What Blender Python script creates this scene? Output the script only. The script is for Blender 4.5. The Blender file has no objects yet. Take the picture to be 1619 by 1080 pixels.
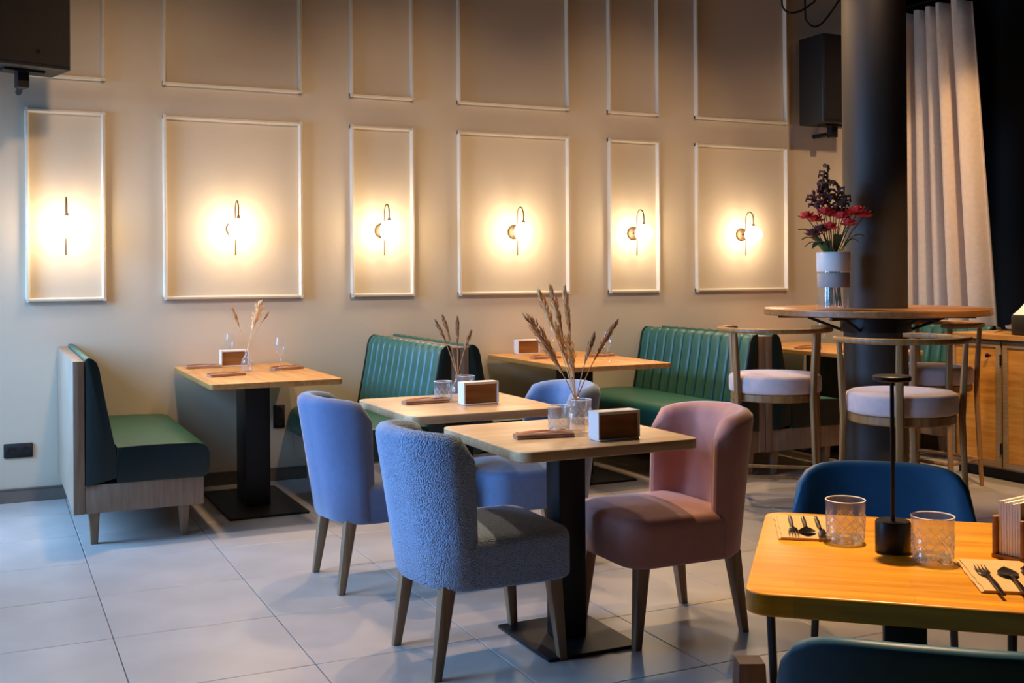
import bpy, bmesh, math, random
from mathutils import Vector, Matrix
random.seed(7)
PI = math.pi
SC = bpy.context.scene
COL = SC.collection

# ------------------------------------------------------------------ camera
CAM_H, WALL_Y = 1.35, 7.28
F_PX, YAW, ROLL, V0 = 1758.9, 0.43941, -0.00645, 432.29
fwd = Vector((math.sin(YAW), math.cos(YAW), 0)); rgt = Vector((math.cos(YAW), -math.sin(YAW), 0)); upv = Vector((0, 0, 1))
r2 = rgt*math.cos(ROLL)+upv*math.sin(ROLL); u2 = -rgt*math.sin(ROLL)+upv*math.cos(ROLL)
cd = bpy.data.cameras.new('camera'); cam = bpy.data.objects.new('camera', cd); COL.objects.link(cam)
cd.sensor_width = 36; cd.sensor_fit = 'HORIZONTAL'; cd.lens = F_PX*36/1619
cd.shift_y = -(540-V0)/1619
cd.clip_start = .05
m = Matrix((r2, u2, -fwd)).transposed().to_4x4(); m.translation = (0, 0, CAM_H); cam.matrix_world = m
SC.camera = cam

def ray(x, y): return fwd + r2*((x-809.5)/F_PX) - u2*((y-V0)/F_PX)
def at_z(x, y, z): d = ray(x, y); return Vector((0, 0, CAM_H)) + d*((z-CAM_H)/d.z)
def at_y(x, y, Y): d = ray(x, y); return Vector((0, 0, CAM_H)) + d*(Y/d.y)
def at_x(x, y, X): d = ray(x, y); return Vector((0, 0, CAM_H)) + d*(X/d.x)
def at_d(x, y, D): return Vector((0, 0, CAM_H)) + ray(x, y)*D

# ------------------------------------------------------------------ world, lights, exposure
SC.view_settings.view_transform = 'Standard'; SC.view_settings.look = 'None'
SC.view_settings.gamma = 1; SC.view_settings.use_curve_mapping = False
SC.view_settings.exposure = 0.0
w = bpy.data.worlds.new('sky'); SC.world = w; w.use_nodes = True
w.node_tree.nodes['Background'].inputs[0].default_value = (.35, .58, 1, 1)
w.node_tree.nodes['Background'].inputs[1].default_value = .5

def area(name, loc, target, sx, sy, power, col, spread=PI):
    l = bpy.data.lights.new(name, 'AREA'); l.shape = 'RECTANGLE'; l.size = sx; l.size_y = sy; l.energy = power; l.color = col; l.spread = spread
    o = bpy.data.objects.new(name, l); COL.objects.link(o); o.location = loc
    o.rotation_euler = (Vector(target)-Vector(loc)).to_track_quat('-Z', 'Y').to_euler(); return o
def spot(name, loc, target, power, col, ang=60, blend=.6, size=.04):
    l = bpy.data.lights.new(name, 'SPOT'); l.energy = power; l.color = col; l.spot_size = math.radians(ang); l.spot_blend = blend; l.shadow_soft_size = size
    o = bpy.data.objects.new(name, l); COL.objects.link(o); o.location = loc
    o.rotation_euler = (Vector(target)-Vector(loc)).to_track_quat('-Z', 'Y').to_euler(); return o
WARM = (1, .66, .34); WARM2 = (1, .74, .50)
DAY = (.27, .55, 1)
# daylight through the two windows of the left wall
WIN = [(3.4, 4.8), (5.7, 7.0)]
for a, b in WIN:
    area('window_daylight', (-1.60, (a+b)/2, 1.65), (.5, (a+b)/2-.1, .85), b-a, 1.7, 50 if a < 5 else 100, DAY, math.radians(92))
# ceiling track spots over the tables; the last is added to brighten the curtain
SPOTS = [((1.95, 4.3, 3.75), (1.93, 3.6, .76), 160, 50), ((1.95, 5.3, 3.75), (1.93, 4.7, .76), 135, 50),
         ((1.42, 6.2, 3.75), (1.42, 6.55, .76), 150, 36), ((3.6, 6.1, 3.75), (3.57, 6.5, .76), 220, 36),
         ((5.7, 6.1, 3.75), (5.7, 6.5, .76), 220, 36), ((1.95, 2.1, 3.0), (1.74, 1.73, .76), 420, 40),
         ((4.4, 5.7, 3.75), (4.55, 4.9, .9), 150, 60), ((4.3, 3.1, 3.75), (5.85, 5.05, .55), 520, 36), ((6.15, 4.7, 3.75), (6.98, 6.6, 1.9), 120, 40)]
DOWN_FILL = [(x, y) for y in (6.75,) for x in (.8, 2.5, 4.2, 6.1)]  # downlights added as warm fill for floor, tables and chairs
for x, y in DOWN_FILL: spot('added_fill_lamp', (x, y, 3.84), (x, 4.3, 0), 225, (1, .70, .42), 78, .7, .08)
WALL_FILL = [(x, 4.4, 3.8) for x in (.8, 2.6, 4.4, 6.2)]  # spots added to warm and brighten the panelled wall
for x, y, z in WALL_FILL: spot('added_wall_fill_lamp', (x, y, z), (x, WALL_Y, 1.45), 175, (1, .69, .43), 62, 1, .10)
LAMP_POS = []
for loc, tg, pw, an in SPOTS:
    spot('ceiling_spot_light', loc, tg, pw, WARM, an)
    LAMP_POS.append((loc, tg))

# ------------------------------------------------------------------ materials
def lin(c): return tuple(((v/255)/12.92 if v/255 <= .04045 else ((v/255+.055)/1.055)**2.4) for v in c)
M = {}
def mat(name, rgb, rough=.6, metal=0, bump=None, var=None, spec=None, sheen=0, coat=0):
    m = bpy.data.materials.new(name); m.use_nodes = True; nt = m.node_tree; b = nt.nodes['Principled BSDF']
    c = lin(rgb)+(1,)
    b.inputs['Base Color'].default_value = c; b.inputs['Roughness'].default_value = rough; b.inputs['Metallic'].default_value = metal
    if spec is not None: b.inputs['Specular IOR Level'].default_value = spec
    if sheen: b.inputs['Sheen Weight'].default_value = sheen; b.inputs['Sheen Roughness'].default_value = .4
    if coat: b.inputs['Coat Weight'].default_value = coat; b.inputs['Coat Roughness'].default_value = .25
    tc = nt.nodes.new('ShaderNodeTexCoord')
    if var:   # (scale, amount, stretch)
        n = nt.nodes.new('ShaderNodeTexNoise'); mp = nt.nodes.new('ShaderNodeMapping'); mp.inputs['Scale'].default_value = var[2]
        nt.links.new(tc.outputs['Object'], mp.inputs[0]); nt.links.new(mp.outputs[0], n.inputs['Vector'])
        n.inputs['Scale'].default_value = var[0]; n.inputs['Detail'].default_value = 5
        mx = nt.nodes.new('ShaderNodeMix'); mx.data_type = 'RGBA'
        k = var[1]
        mx.inputs[6].default_value = tuple(v*(1-k) for v in c[:3])+(1,); mx.inputs[7].default_value = tuple(min(1, v*(1+k)) for v in c[:3])+(1,)
        cr = nt.nodes.new('ShaderNodeValToRGB'); cr.color_ramp.elements[0].position = .3; cr.color_ramp.elements[1].position = .7
        nt.links.new(n.outputs['Fac'], cr.inputs[0]); nt.links.new(cr.outputs[0], mx.inputs[0]); nt.links.new(mx.outputs[2], b.inputs['Base Color'])
    if bump:  # (kind, scale, strength, distance)
        if bump[0] == 'voronoi':
            t = nt.nodes.new('ShaderNodeTexVoronoi'); t.inputs['Scale'].default_value = bump[1]; out = t.outputs['Distance']
        else:
            t = nt.nodes.new('ShaderNodeTexNoise'); t.inputs['Scale'].default_value = bump[1]; t.inputs['Detail'].default_value = 4; out = t.outputs['Fac']
        nt.links.new(tc.outputs['Object'], t.inputs['Vector'])
        bp = nt.nodes.new('ShaderNodeBump'); bp.inputs['Strength'].default_value = bump[2]; bp.inputs['Distance'].default_value = bump[3]
        if bump[0] == 'voronoi': bp.invert = True
        nt.links.new(out, bp.inputs['Height']); nt.links.new(bp.outputs[0], b.inputs['Normal'])
    M[name] = m; return m
def wood(name, rgb, rgb2, rough=.45, axis='X', staves=0.0):
    """grain along the axis; staves = width of the glued strips (0 for none)"""
    m = bpy.data.materials.new(name); m.use_nodes = True; nt = m.node_tree; b = nt.nodes['Principled BSDF']
    L = nt.links.new; N = nt.nodes.new
    tc = N('ShaderNodeTexCoord'); mp = N('ShaderNodeMapping')
    s = {'X': (1.2, 14, 14), 'Y': (14, 1.2, 14), 'Z': (14, 14, 1.2)}[axis]; mp.inputs['Scale'].default_value = s
    L(tc.outputs['Object'], mp.inputs[0])
    n = N('ShaderNodeTexNoise'); n.inputs['Scale'].default_value = 3; n.inputs['Detail'].default_value = 6; n.inputs['Distortion'].default_value = .6
    L(mp.outputs[0], n.inputs['Vector'])
    mx = N('ShaderNodeMix'); mx.data_type = 'RGBA'; mx.inputs[6].default_value = lin(rgb2)+(1,); mx.inputs[7].default_value = lin(rgb)+(1,)
    cr = N('ShaderNodeValToRGB'); cr.color_ramp.elements[0].position = .32; cr.color_ramp.elements[1].position = .66
    L(n.outputs['Fac'], cr.inputs[0]); L(cr.outputs[0], mx.inputs[0]); col = mx.outputs[2]
    if staves:
        br = N('ShaderNodeTexBrick'); br.inputs['Scale'].default_value = 1; br.inputs['Mortar Size'].default_value = .0006
        br.inputs['Brick Width'].default_value = .42; br.inputs['Row Height'].default_value = staves
        br.inputs['Color1'].default_value = (1, 1, 1, 1); br.inputs['Color2'].default_value = (.72, .66, .58, 1); br.inputs['Mortar'].default_value = (.5, .45, .4, 1)
        if axis == 'Y':
            mp2 = N('ShaderNodeMapping'); mp2.inputs['Rotation'].default_value = (0, 0, PI/2); L(tc.outputs['Object'], mp2.inputs[0]); L(mp2.outputs[0], br.inputs['Vector'])
        else: L(tc.outputs['Object'], br.inputs['Vector'])
        m2 = N('ShaderNodeMix'); m2.data_type = 'RGBA'; m2.blend_type = 'MULTIPLY'; m2.inputs[0].default_value = .55
        L(col, m2.inputs[6]); L(br.outputs['Color'], m2.inputs[7]); col = m2.outputs[2]
    L(col, b.inputs['Base Color']); b.inputs['Roughness'].default_value = rough
    bp = N('ShaderNodeBump'); bp.inputs['Strength'].default_value = .08; bp.inputs['Distance'].default_value = .004
    L(n.outputs['Fac'], bp.inputs['Height']); L(bp.outputs[0], b.inputs['Normal'])
    M[name] = m; return m
def emis(name, col, strength):
    m = bpy.data.materials.new(name); m.use_nodes = True; b = m.node_tree.nodes['Principled BSDF']
    b.inputs['Base Color'].default_value = (.9, .9, .9, 1); b.inputs['Emission Color'].default_value = col+(1,); b.inputs['Emission Strength'].default_value = strength
    M[name] = m
def glass(name, tint=(1, 1, 1), rough=0.0, ior=1.45):
    m = bpy.data.materials.new(name); m.use_nodes = True; nt = m.node_tree; nt.nodes.remove(nt.nodes['Principled BSDF'])
    g = nt.nodes.new('ShaderNodeBsdfGlass'); g.inputs['Color'].default_value = tint+(1,); g.inputs['Roughness'].default_value = rough; g.inputs['IOR'].default_value = ior
    t = nt.nodes.new('ShaderNodeBsdfTransparent'); mx = nt.nodes.new('ShaderNodeMixShader'); mx.inputs[0].default_value = .2
    nt.links.new(g.outputs[0], mx.inputs[1]); nt.links.new(t.outputs[0], mx.inputs[2]); nt.links.new(mx.outputs[0], nt.nodes['Material Output'].inputs[0]); M[name] = m
def thin_glass(name, tint=(1, 1, 1), base=.05, edge=.55, body=0.0):
    """thin clear glass: mostly transparent, glossy towards grazing angles"""
    m = bpy.data.materials.new(name); m.use_nodes = True; nt = m.node_tree; nt.nodes.remove(nt.nodes['Principled BSDF']); L = nt.links.new; N = nt.nodes.new
    t = N('ShaderNodeBsdfTransparent'); t.inputs[0].default_value = tint+(1,)
    g = N('ShaderNodeBsdfGlossy'); g.inputs['Roughness'].default_value = .05
    lw = N('ShaderNodeLayerWeight'); pw = N('ShaderNodeMath'); pw.operation = 'POWER'; pw.inputs[1].default_value = 4
    ad = N('ShaderNodeMath'); ad.operation = 'MULTIPLY_ADD'; ad.inputs[1].default_value = edge; ad.inputs[2].default_value = base; ad.use_clamp = True
    mx = N('ShaderNodeMixShader')
    L(lw.outputs['Facing'], pw.inputs[0]); L(pw.outputs[0], ad.inputs[0]); L(ad.outputs[0], mx.inputs[0]); L(t.outputs[0], mx.inputs[1]); L(g.outputs[0], mx.inputs[2]); out = mx.outputs[0]
    if body:
        d = N('ShaderNodeBsdfDiffuse'); d.inputs[0].default_value = (.9, .9, .9, 1); m2 = N('ShaderNodeMixShader'); m2.inputs[0].default_value = body
        L(out, m2.inputs[1]); L(d.outputs[0], m2.inputs[2]); out = m2.outputs[0]
    L(out, nt.nodes['Material Output'].inputs[0]); M[name] = m

mat('wall_paint', (206, 188, 162), .75, bump=('noise', 60, .05, .01), var=(1.5, .03, (1, 1, 1)))
mat('dark_wall', (16, 13, 12), .8, var=(2, .2, (1, 1, 1)))  # near-black: darkness of the unlit space beyond the curtain put into the colour
mat('ceiling_paint', (70, 64, 58), .85, var=(2, .1, (1, 1, 1)))
mat('moulding_paint', (212, 198, 176), .5, var=(8, .03, (1, 1, 1)))
mat('skirting', (112, 100, 88), .5, var=(6, .12, (1, 1, 1)))
mat('floor_tile', (178, 168, 158), .32, var=(3.5, .10, (1, 1, 1)), bump=('noise', 9, .03, .01), spec=.45)
mat('grout', (110, 104, 98), .8, var=(20, .1, (1, 1, 1)))
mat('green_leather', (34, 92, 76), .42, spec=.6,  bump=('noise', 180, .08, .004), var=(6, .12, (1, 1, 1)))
mat('green_leather_shaded', (14, 34, 30), .45, bump=('noise', 180, .08, .004), var=(6, .12, (1, 1, 1)))  # darker copy of the leather; shade on the bench ends put into its colour
wood('taupe_laminate', (154, 128, 104), (134, 108, 86), .5, 'Z')
wood('dark_oak', (128, 92, 62), (104, 72, 46), .5, 'Z')
wood('leg_wood', (150, 116, 84), (122, 90, 62), .45, 'Z')
wood('beech', (212, 158, 92), (188, 132, 68), .42, 'Y', .045)
wood('beech_x', (216, 186, 146), (198, 162, 120), .38, 'X', .04)
wood('oak_table', (222, 162, 44), (198, 130, 24), .35, 'X', .05)
wood('stool_wood', (162, 118, 68), (128, 88, 46), .42, 'Z')
wood('bar_wood', (164, 112, 64), (134, 86, 44), .4, 'X', .05)
wood('cabinet_wood', (210, 148, 62), (184, 118, 40), .42, 'Y')
mat('cabinet_frame', (146, 122, 92), .5, var=(12, .15, (1, 1, 8)))
mat('black_metal', (26, 25, 27), .42, .4, var=(10, .15, (1, 1, 1)))
mat('black_plastic', (20, 17, 16), .55, var=(30, .15, (1, 1, 1)))
mat('speaker_cloth', (34, 28, 24), .9, bump=('noise', 500, .3, .003), var=(200, .25, (1, 1, 1)))
mat('smooth_blue', (98, 112, 146), .85, sheen=.5, bump=('noise', 300, .1, .003), var=(40, .06, (1, 1, 1)))
mat('boucle_blue', (150, 172, 208), .9, sheen=.4, bump=('voronoi', 190, .8, .008), var=(90, .14, (1, 1, 1)))
mat('pale_blue', (110, 134, 172), .85, sheen=.5, bump=('noise', 300, .1, .003), var=(40, .06, (1, 1, 1)))
mat('pink_velvet', (180, 128, 120), .8, sheen=.6, bump=('noise', 260, .12, .003), var=(9, .10, (1, 1, 1)))
mat('stool_fabric', (204, 182, 180), .85, sheen=.4, bump=('noise', 260, .1, .003), var=(30, .05, (1, 1, 1)))
mat('navy_shell', (34, 92, 128), .45, bump=('noise', 120, .05, .003), var=(12, .08, (1, 1, 1)))
mat('pillar_paint', (52, 44, 38), .55, bump=('noise', 30, .04, .01), var=(3, .06, (1, 1, 1)))
mat('curtain_cloth', (214, 188, 160), .85, sheen=.3, bump=('noise', 400, .1, .002), var=(30, .05, (1, 1, 1)))
mat('brass', (92, 70, 46), .5, .6, var=(20, .1, (1, 1, 1)))
mat('copper', (176, 112, 82), .35, .85, var=(20, .1, (1, 1, 1)))
mat('steel_dark', (78, 70, 64), .25, 1, var=(20, .1, (1, 1, 1)))
mat('napkin_brown', (176, 132, 104), .85, bump=('noise', 300, .2, .003), var=(30, .08, (1, 1, 1)))
mat('napkin_cream', (196, 158, 108), .85, bump=('noise', 300, .2, .003), var=(30, .06, (1, 1, 1)))
mat('napkin_white', (226, 220, 214), .8, bump=('noise', 100, .1, .002), var=(30, .03, (1, 1, 1)))
wood('holder_wood', (150, 98, 48), (122, 76, 34), .5, 'X')
wood('grass_straw', (246, 208, 152), (224, 178, 120), .85, 'Z')
wood('grass_brown', (214, 166, 116), (180, 132, 86), .85, 'Z')
mat('petal_red', (204, 52, 52), .6, var=(60, .3, (1, 1, 1)))
mat('petal_dark', (84, 30, 34), .7, var=(60, .3, (1, 1, 1)))
mat('leaf_green', (62, 84, 46), .55, var=(40, .25, (1, 1, 1)))
mat('twig', (64, 40, 28), .7, var=(40, .25, (1, 1, 1)))
mat('white_paper', (232, 226, 222), .7, var=(30, .03, (1, 1, 1)))
mat('grey_paper', (170, 160, 156), .7, var=(30, .05, (1, 1, 1)))
mat('dark_brown_wood', (64, 46, 36), .5, var=(8, .2, (8, 8, 1)))
mat('rim_glint', (236, 232, 226), .08, var=(40, .02, (1, 1, 1)))  # opaque near-white; paints the bright highlight along the tumbler rim
emis('globe_glow', (1, .82, .58), 50)
emis('lamp_glow', (1, .72, .4), 6)
glass('clear_glass'); thin_glass('tumbler_glass', (.97, .97, .95), .07, .7, .06); thin_glass('cut_glint', (1, 1, 1), .2, .6, .45); thin_glass('wine_glass', (.97, .97, .96), .05, .75, .05); thin_glass('pane_glass', (.92, .96, 1), .04, .4)  # white share of the cut pattern material paints in its highlights

# ------------------------------------------------------------------ mesh helpers
class G:
    def __init__(s): s.v = []; s.f = []
    def add(s, vs, fs):
        o = len(s.v); s.v += [tuple(v) for v in vs]; s.f += [tuple(i+o for i in f) for f in fs]; return s
    def box(s, a, b):
        (x0, y0, z0), (x1, y1, z1) = a, b
        return s.add([(x0, y0, z0), (x1, y0, z0), (x1, y1, z0), (x0, y1, z0), (x0, y0, z1), (x1, y0, z1), (x1, y1, z1), (x0, y1, z1)],
                     [(0, 3, 2, 1), (4, 5, 6, 7), (0, 1, 5, 4), (1, 2, 6, 5), (2, 3, 7, 6), (3, 0, 4, 7)])
    def loft(s, secs, cap=True, closed=True):
        n = len(secs[0]); vs = [p for q in secs for p in q]; fs = []
        for i in range(len(secs)-1):
            for j in range(n if closed else n-1):
                k = (j+1) % n; fs.append((i*n+j, i*n+k, (i+1)*n+k, (i+1)*n+j))
        if cap and closed: fs += [tuple(range(n-1, -1, -1)), tuple(range((len(secs)-1)*n, len(secs)*n))]
        return s.add(vs, fs)
    def lathe(s, prof, c=(0, 0, 0), n=24, cap=True):
        return s.loft([[(c[0]+r*math.cos(2*PI*j/n), c[1]+r*math.sin(2*PI*j/n), c[2]+z) for j in range(n)] for r, z in prof], cap)
    def tube(s, pts, rad, n=8):
        pts = [Vector(p) for p in pts]; secs = []; N = len(pts)
        rs = rad if isinstance(rad, (list, tuple)) else [rad]*N
        t0 = (pts[1]-pts[0]).normalized(); ref = Vector((0, 0, 1)) if abs(t0.z) < .9 else Vector((1, 0, 0))
        for i, p in enumerate(pts):
            t = (pts[min(i+1, N-1)]-pts[max(i-1, 0)]).normalized()
            a = t.cross(ref)
            if a.length < 1e-4: a = t.orthogonal()
            a.normalize(); b = t.cross(a); ref = -b if False else ref
            secs.append([p+(a*math.cos(2*PI*k/n)+b*math.sin(2*PI*k/n))*rs[i] for k in range(n)])
        return s.loft(secs)
    def build(s, name, mt, parent=None, smooth=40, loc=None):
        me = bpy.data.meshes.new(name); me.from_pydata(s.v, [], s.f)
        bm = bmesh.new(); bm.from_mesh(me); bmesh.ops.recalc_face_normals(bm, faces=bm.faces); bm.to_mesh(me); bm.free()
        me.materials.append(M[mt])
        if smooth:
            me.polygons.foreach_set('use_smooth', [True]*len(me.polygons))
            try: me.set_sharp_from_angle(angle=math.radians(smooth))
            except Exception: pass
        me.update()
        o = bpy.data.objects.new(name, me); COL.objects.link(o)
        if parent: o.parent = parent
        if loc: o.location = loc
        return o
def rrect(hx, hy, r, n=5, cx=0, cy=0):
    r = max(min(r, hx*.999, hy*.999), 1e-4); pts = []
    for sx, sy, a0 in ((1, 1, 0), (-1, 1, PI/2), (-1, -1, PI), (1, -1, 3*PI/2)):
        for k in range(n+1):
            a = a0+PI/2*k/n; pts.append((cx+sx*(hx-r)+r*math.cos(a), cy+sy*(hy-r)+r*math.sin(a)))
    return pts
def slab(hx, hy, z0, z1, r=.03, e=.006, ne=3, n=5, cx=0, cy=0, g=None, dome=0, eb=None):
    """rounded-corner board or cushion with eased edges"""
    g = g or G(); secs = []
    eb = e if eb is None else eb
    prof = [(eb*(1-math.sin(PI/2*k/ne)), z0+eb*(1-math.cos(PI/2*k/ne))) for k in range(ne+1)]
    prof += [(e*(1-math.cos(PI/2*k/ne)), z1-e+e*math.sin(PI/2*k/ne)) for k in range(ne+1)]
    if dome: prof += [(e+.25*min(hx, hy), z1+dome*.6), (e+.6*min(hx, hy), z1+dome)]
    for d, z in prof: secs.append([(x, y, z) for x, y in rrect(hx-d, hy-d, max(r-d, .004), n, cx, cy)])
    return g.loft(secs)
def taper_leg(top, bot, st, sb, n=4, g=None, square=True):
    g = g or G(); secs = []
    for (x, y, z), h in ((bot, sb), (top, st)):
        secs.append([(x+dx, y+dy, z) for dx, dy in rrect(h, h, h*.35, 2)])
    return g.loft(secs)
def empty(name, loc=(0, 0, 0), rz=0):
    o = bpy.data.objects.new(name, None); o.empty_display_size = .1; COL.objects.link(o); o.location = loc; o.rotation_euler = (0, 0, rz); return o
def tag(o, label, cat, group=None, kind=None):
    o['label'] = label; o['category'] = cat
    if group: o['group'] = group
    if kind: o['kind'] = kind
    return o
def copy_tree(o, parent=None):
    c = o.copy(); COL.objects.link(c); c.parent = parent
    for ch in list(o.children): copy_tree(ch, c)
    return c
def place(o, loc, rz=0): o.location = loc; o.rotation_euler = (0, 0, rz); return o
def struct(o, label, cat): return tag(o, label, cat, kind='structure')

# ------------------------------------------------------------------ room shell
X0, X1, Y0, CEIL = -1.3, 8.4, -1.6, 3.9
floor = G().box((X0, Y0, -.1), (X1+.2, WALL_Y+.5, -.004)).build('floor', 'grout', None, 0)
struct(floor, 'pale grey stone tile floor of the dining room', 'floor')
T = .605; gap = .004
tile0 = None
for i in range(-4, 14):
    for j in range(-9, 6):
        x = .412+T*i; y = 3.78+T*j
        if x+T < X0 or x > X1 or y+T < Y0 or y > WALL_Y: continue
        if tile0 is None: tile0 = slab(T/2-gap/2, T/2-gap/2, -.012, 0, .002, .0015, 1, 1).build('tile', 'floor_tile', floor, 30); t = tile0
        else: t = tile0.copy(); COL.objects.link(t); t.parent = floor
        t.location = (x+T/2, y+T/2, 0); t.rotation_euler = (0, 0, random.choice((0, PI/2, PI, -PI/2)))
wb = G().box((X0-.2, WALL_Y, 0), (7.2, WALL_Y+.2, CEIL)).build('wall_back', 'wall_paint', None, 0)
struct(wb, 'greige painted wall carrying the moulding panels and wall lamps', 'wall')
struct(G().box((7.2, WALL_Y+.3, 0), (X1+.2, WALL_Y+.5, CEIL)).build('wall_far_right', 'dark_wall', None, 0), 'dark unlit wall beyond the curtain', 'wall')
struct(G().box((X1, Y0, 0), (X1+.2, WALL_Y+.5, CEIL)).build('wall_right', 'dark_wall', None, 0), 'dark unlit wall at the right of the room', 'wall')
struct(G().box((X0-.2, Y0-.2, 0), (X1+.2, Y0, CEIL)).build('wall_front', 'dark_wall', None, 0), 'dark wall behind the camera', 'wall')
struct(G().box((X0-.2, Y0-.2, CEIL), (X1+.2, WALL_Y+.5, CEIL+.15)).build('ceiling', 'ceiling_paint', None, 0), 'dark painted ceiling above the dining room', 'ceiling')
# left wall with two window openings
g = G(); ZW0, ZW1 = .25, 2.65; ys = [Y0]
for a, b in WIN: ys += [a, b]
ys.append(WALL_Y)
for k in range(0, len(ys), 2): g.box((X0-.2, ys[k], 0), (X0, ys[k+1], CEIL))
for a, b in WIN: g.box((X0-.2, a, 0), (X0, b, ZW0)); g.box((X0-.2, a, ZW1), (X0, b, CEIL))
struct(g.build('wall_left', 'wall_paint', None, 0), 'left wall of the room with two tall windows', 'wall')
for n, (a, b) in enumerate(WIN):
    e_ = empty('window_%d' % (n+1), (X0-.1, (a+b)/2, ZW0)); struct(e_, 'tall window in the left wall, %s' % ('nearer the camera' if n == 0 else 'nearer the back wall'), 'window')
    hw = (b-a)/2; hh = ZW1-ZW0; g = G()
    g.box((-.03, -hw, 0), (.03, -hw+.06, hh)).box((-.03, hw-.06, 0), (.03, hw, hh)).box((-.03, -hw+.06, 0), (.03, hw-.06, .06)).box((-.03, -hw+.06, hh-.06), (.03, hw-.06, hh)).box((-.03, -.025, .06), (.03, .025, hh-.06))
    g.build('window_frame', 'black_metal', e_, 0)
    for s in (-1, 1): G().box((-.004, min(s*.026, s*(hw-.061)), .061), (.004, max(s*.026, s*(hw-.061)), hh-.061)).build('pane', 'pane_glass', e_, 0)
bb = G().box((X0, WALL_Y-.014, 0), (7.2, WALL_Y, .078)).box((X0, WALL_Y-.018, .078), (7.2, WALL_Y, .085)).build('baseboard_back', 'skirting', None, 0)
struct(bb, 'taupe skirting board along the foot of the panelled wall', 'baseboard')

# moulding panels (lower and upper row)
XS = [(v*WALL_Y, w_*WALL_Y) for v, w_ in ((.0288, .0881), (.1381, .2572), (.3059, .3651), (.4136, .5326), (.5814, .6402), (.6895, .8095))]
ZT, ZB, ZU = CAM_H+.13724*WALL_Y, CAM_H-.01952*WALL_Y, CAM_H+.16669*WALL_Y
pos_words = ['leftmost', 'second from the left', 'third from the left', 'fourth from the left', 'fifth from the left', 'rightmost']
def moulding(n, x0, x1, z0, z1, label):
    e_ = empty('trim_%d' % n, ((x0+x1)/2, WALL_Y, z0)); struct(e_, label, 'moulding')
    hw = (x1-x0)/2; h = z1-z0; t = .013
    def strip(p, q, nrm):   # bevelled strip from p to q, mitred look
        g = G(); d = (q-p).normalized(); p = p-d*t; q = q+d*t; secs = []
        for c in (p, q):
            secs.append([c+nrm*a+Vector((0, -b, 0)) for a, b in ((-t, 0), (-t, .016), (-t*.55, .032), (t*.3, .034), (t*.7, .016), (t, .010), (t, 0))])
        g.loft(secs); return g
    for p, q, nn in (((-hw, 0), (hw, 0), (0, 1)), ((-hw, h), (hw, h), (0, -1)), ((-hw, 0), (-hw, h), (1, 0)), ((hw, 0), (hw, h), (-1, 0))):
        strip(Vector((p[0], 0, p[1])), Vector((q[0], 0, q[1])), Vector((nn[0], 0, nn[1]))).build('moulding_strip', 'moulding_paint', e_, 30)
for i, (a, b) in enumerate(XS):
    moulding(i+1, a, b, ZB, ZT, 'cream moulding frame of the lower row around a wall lamp, %s' % pos_words[i])
    moulding(i+7, a, b, ZU, 3.72, 'cream moulding frame of the upper row, %s' % pos_words[i])

# ------------------------------------------------------------------ wall lamps
def sconce():
    r = empty('wall_lamp')
    g = G(); secs = []
    for rad, y in ((.05, 0), (.05, -.014), (.044, -.018)): secs.append([(rad*math.cos(2*PI*k/28), y, rad*math.sin(2*PI*k/28)) for k in range(28)])
    g.loft(secs).build('wall_plate', 'brass', r)
    G().tube([(0, -.016, 0), (0, -.06, 0)], .006).build('spigot', 'brass', r)
    pts = [(0, -.06, -.17), (0, -.06, .115)]
    for k in range(1, 12): a = PI*k/12; pts.append((0, -.11+.05*math.cos(a), .115+.06*math.sin(a)))
    pts += [(0, -.16, .115), (0, -.16, .075)]
    G().tube(pts, .0045).build('hook_stem', 'brass', r)
    G().lathe([(.004, .080), (.010, .078), (.012, .062), (.013, .058)], (0, -.16, 0)).build('globe_cap', 'brass', r)
    s = G(); s.lathe([(.066*math.sin(PI*k/16)+.0005, -.066*math.cos(PI*k/16)) for k in range(17)], (0, -.16, -.005), 28).build('globe', 'globe_glow', r)
    return r
s0 = sconce()
for i, (a, b) in enumerate(XS):
    o = s0 if i == 0 else copy_tree(s0)
    place(o, ((a+b)/2-.005, WALL_Y, 1.648))
    tag(o, 'brass wall lamp with a glowing white globe in the %s moulding panel' % pos_words[i], 'wall lamp', 'globe wall lamps along the panelled wall')

# ------------------------------------------------------------------ wall sockets
def socket(c, w_, h_, n, label, horiz=True):
    r = empty('wall_socket', c); tag(r, label, 'socket')
    secs = []
    for d, y in ((0, 0), (0, -.008), (.003, -.011)): secs.append([(x, y, z) for x, z in rrect(w_/2-d, h_/2-d, .006, 3)])
    G().loft(secs).build('plate', 'black_plastic', r)
    for k in range(n):
        x = (k-(n-1)/2)*w_/n if horiz else 0; z = 0 if horiz else (k-(n-1)/2)*h_/n
        secs = []
        for rad, y in ((.024, -.0112), (.024, -.014), (.019, -.0145), (.018, -.006)): secs.append([(x+rad*math.cos(2*PI*q/20), y, z+rad*math.sin(2*PI*q/20)) for q in range(20)])
        G().loft(secs).build('outlet', 'black_plastic', r)
socket((.152, WALL_Y, .31), .16, .085, 2, 'black double socket low on the wall left of the first bench')
socket((1.72, WALL_Y, .42), .075, .15, 2, 'black upright socket low on the wall behind the first bench table', False)

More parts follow.
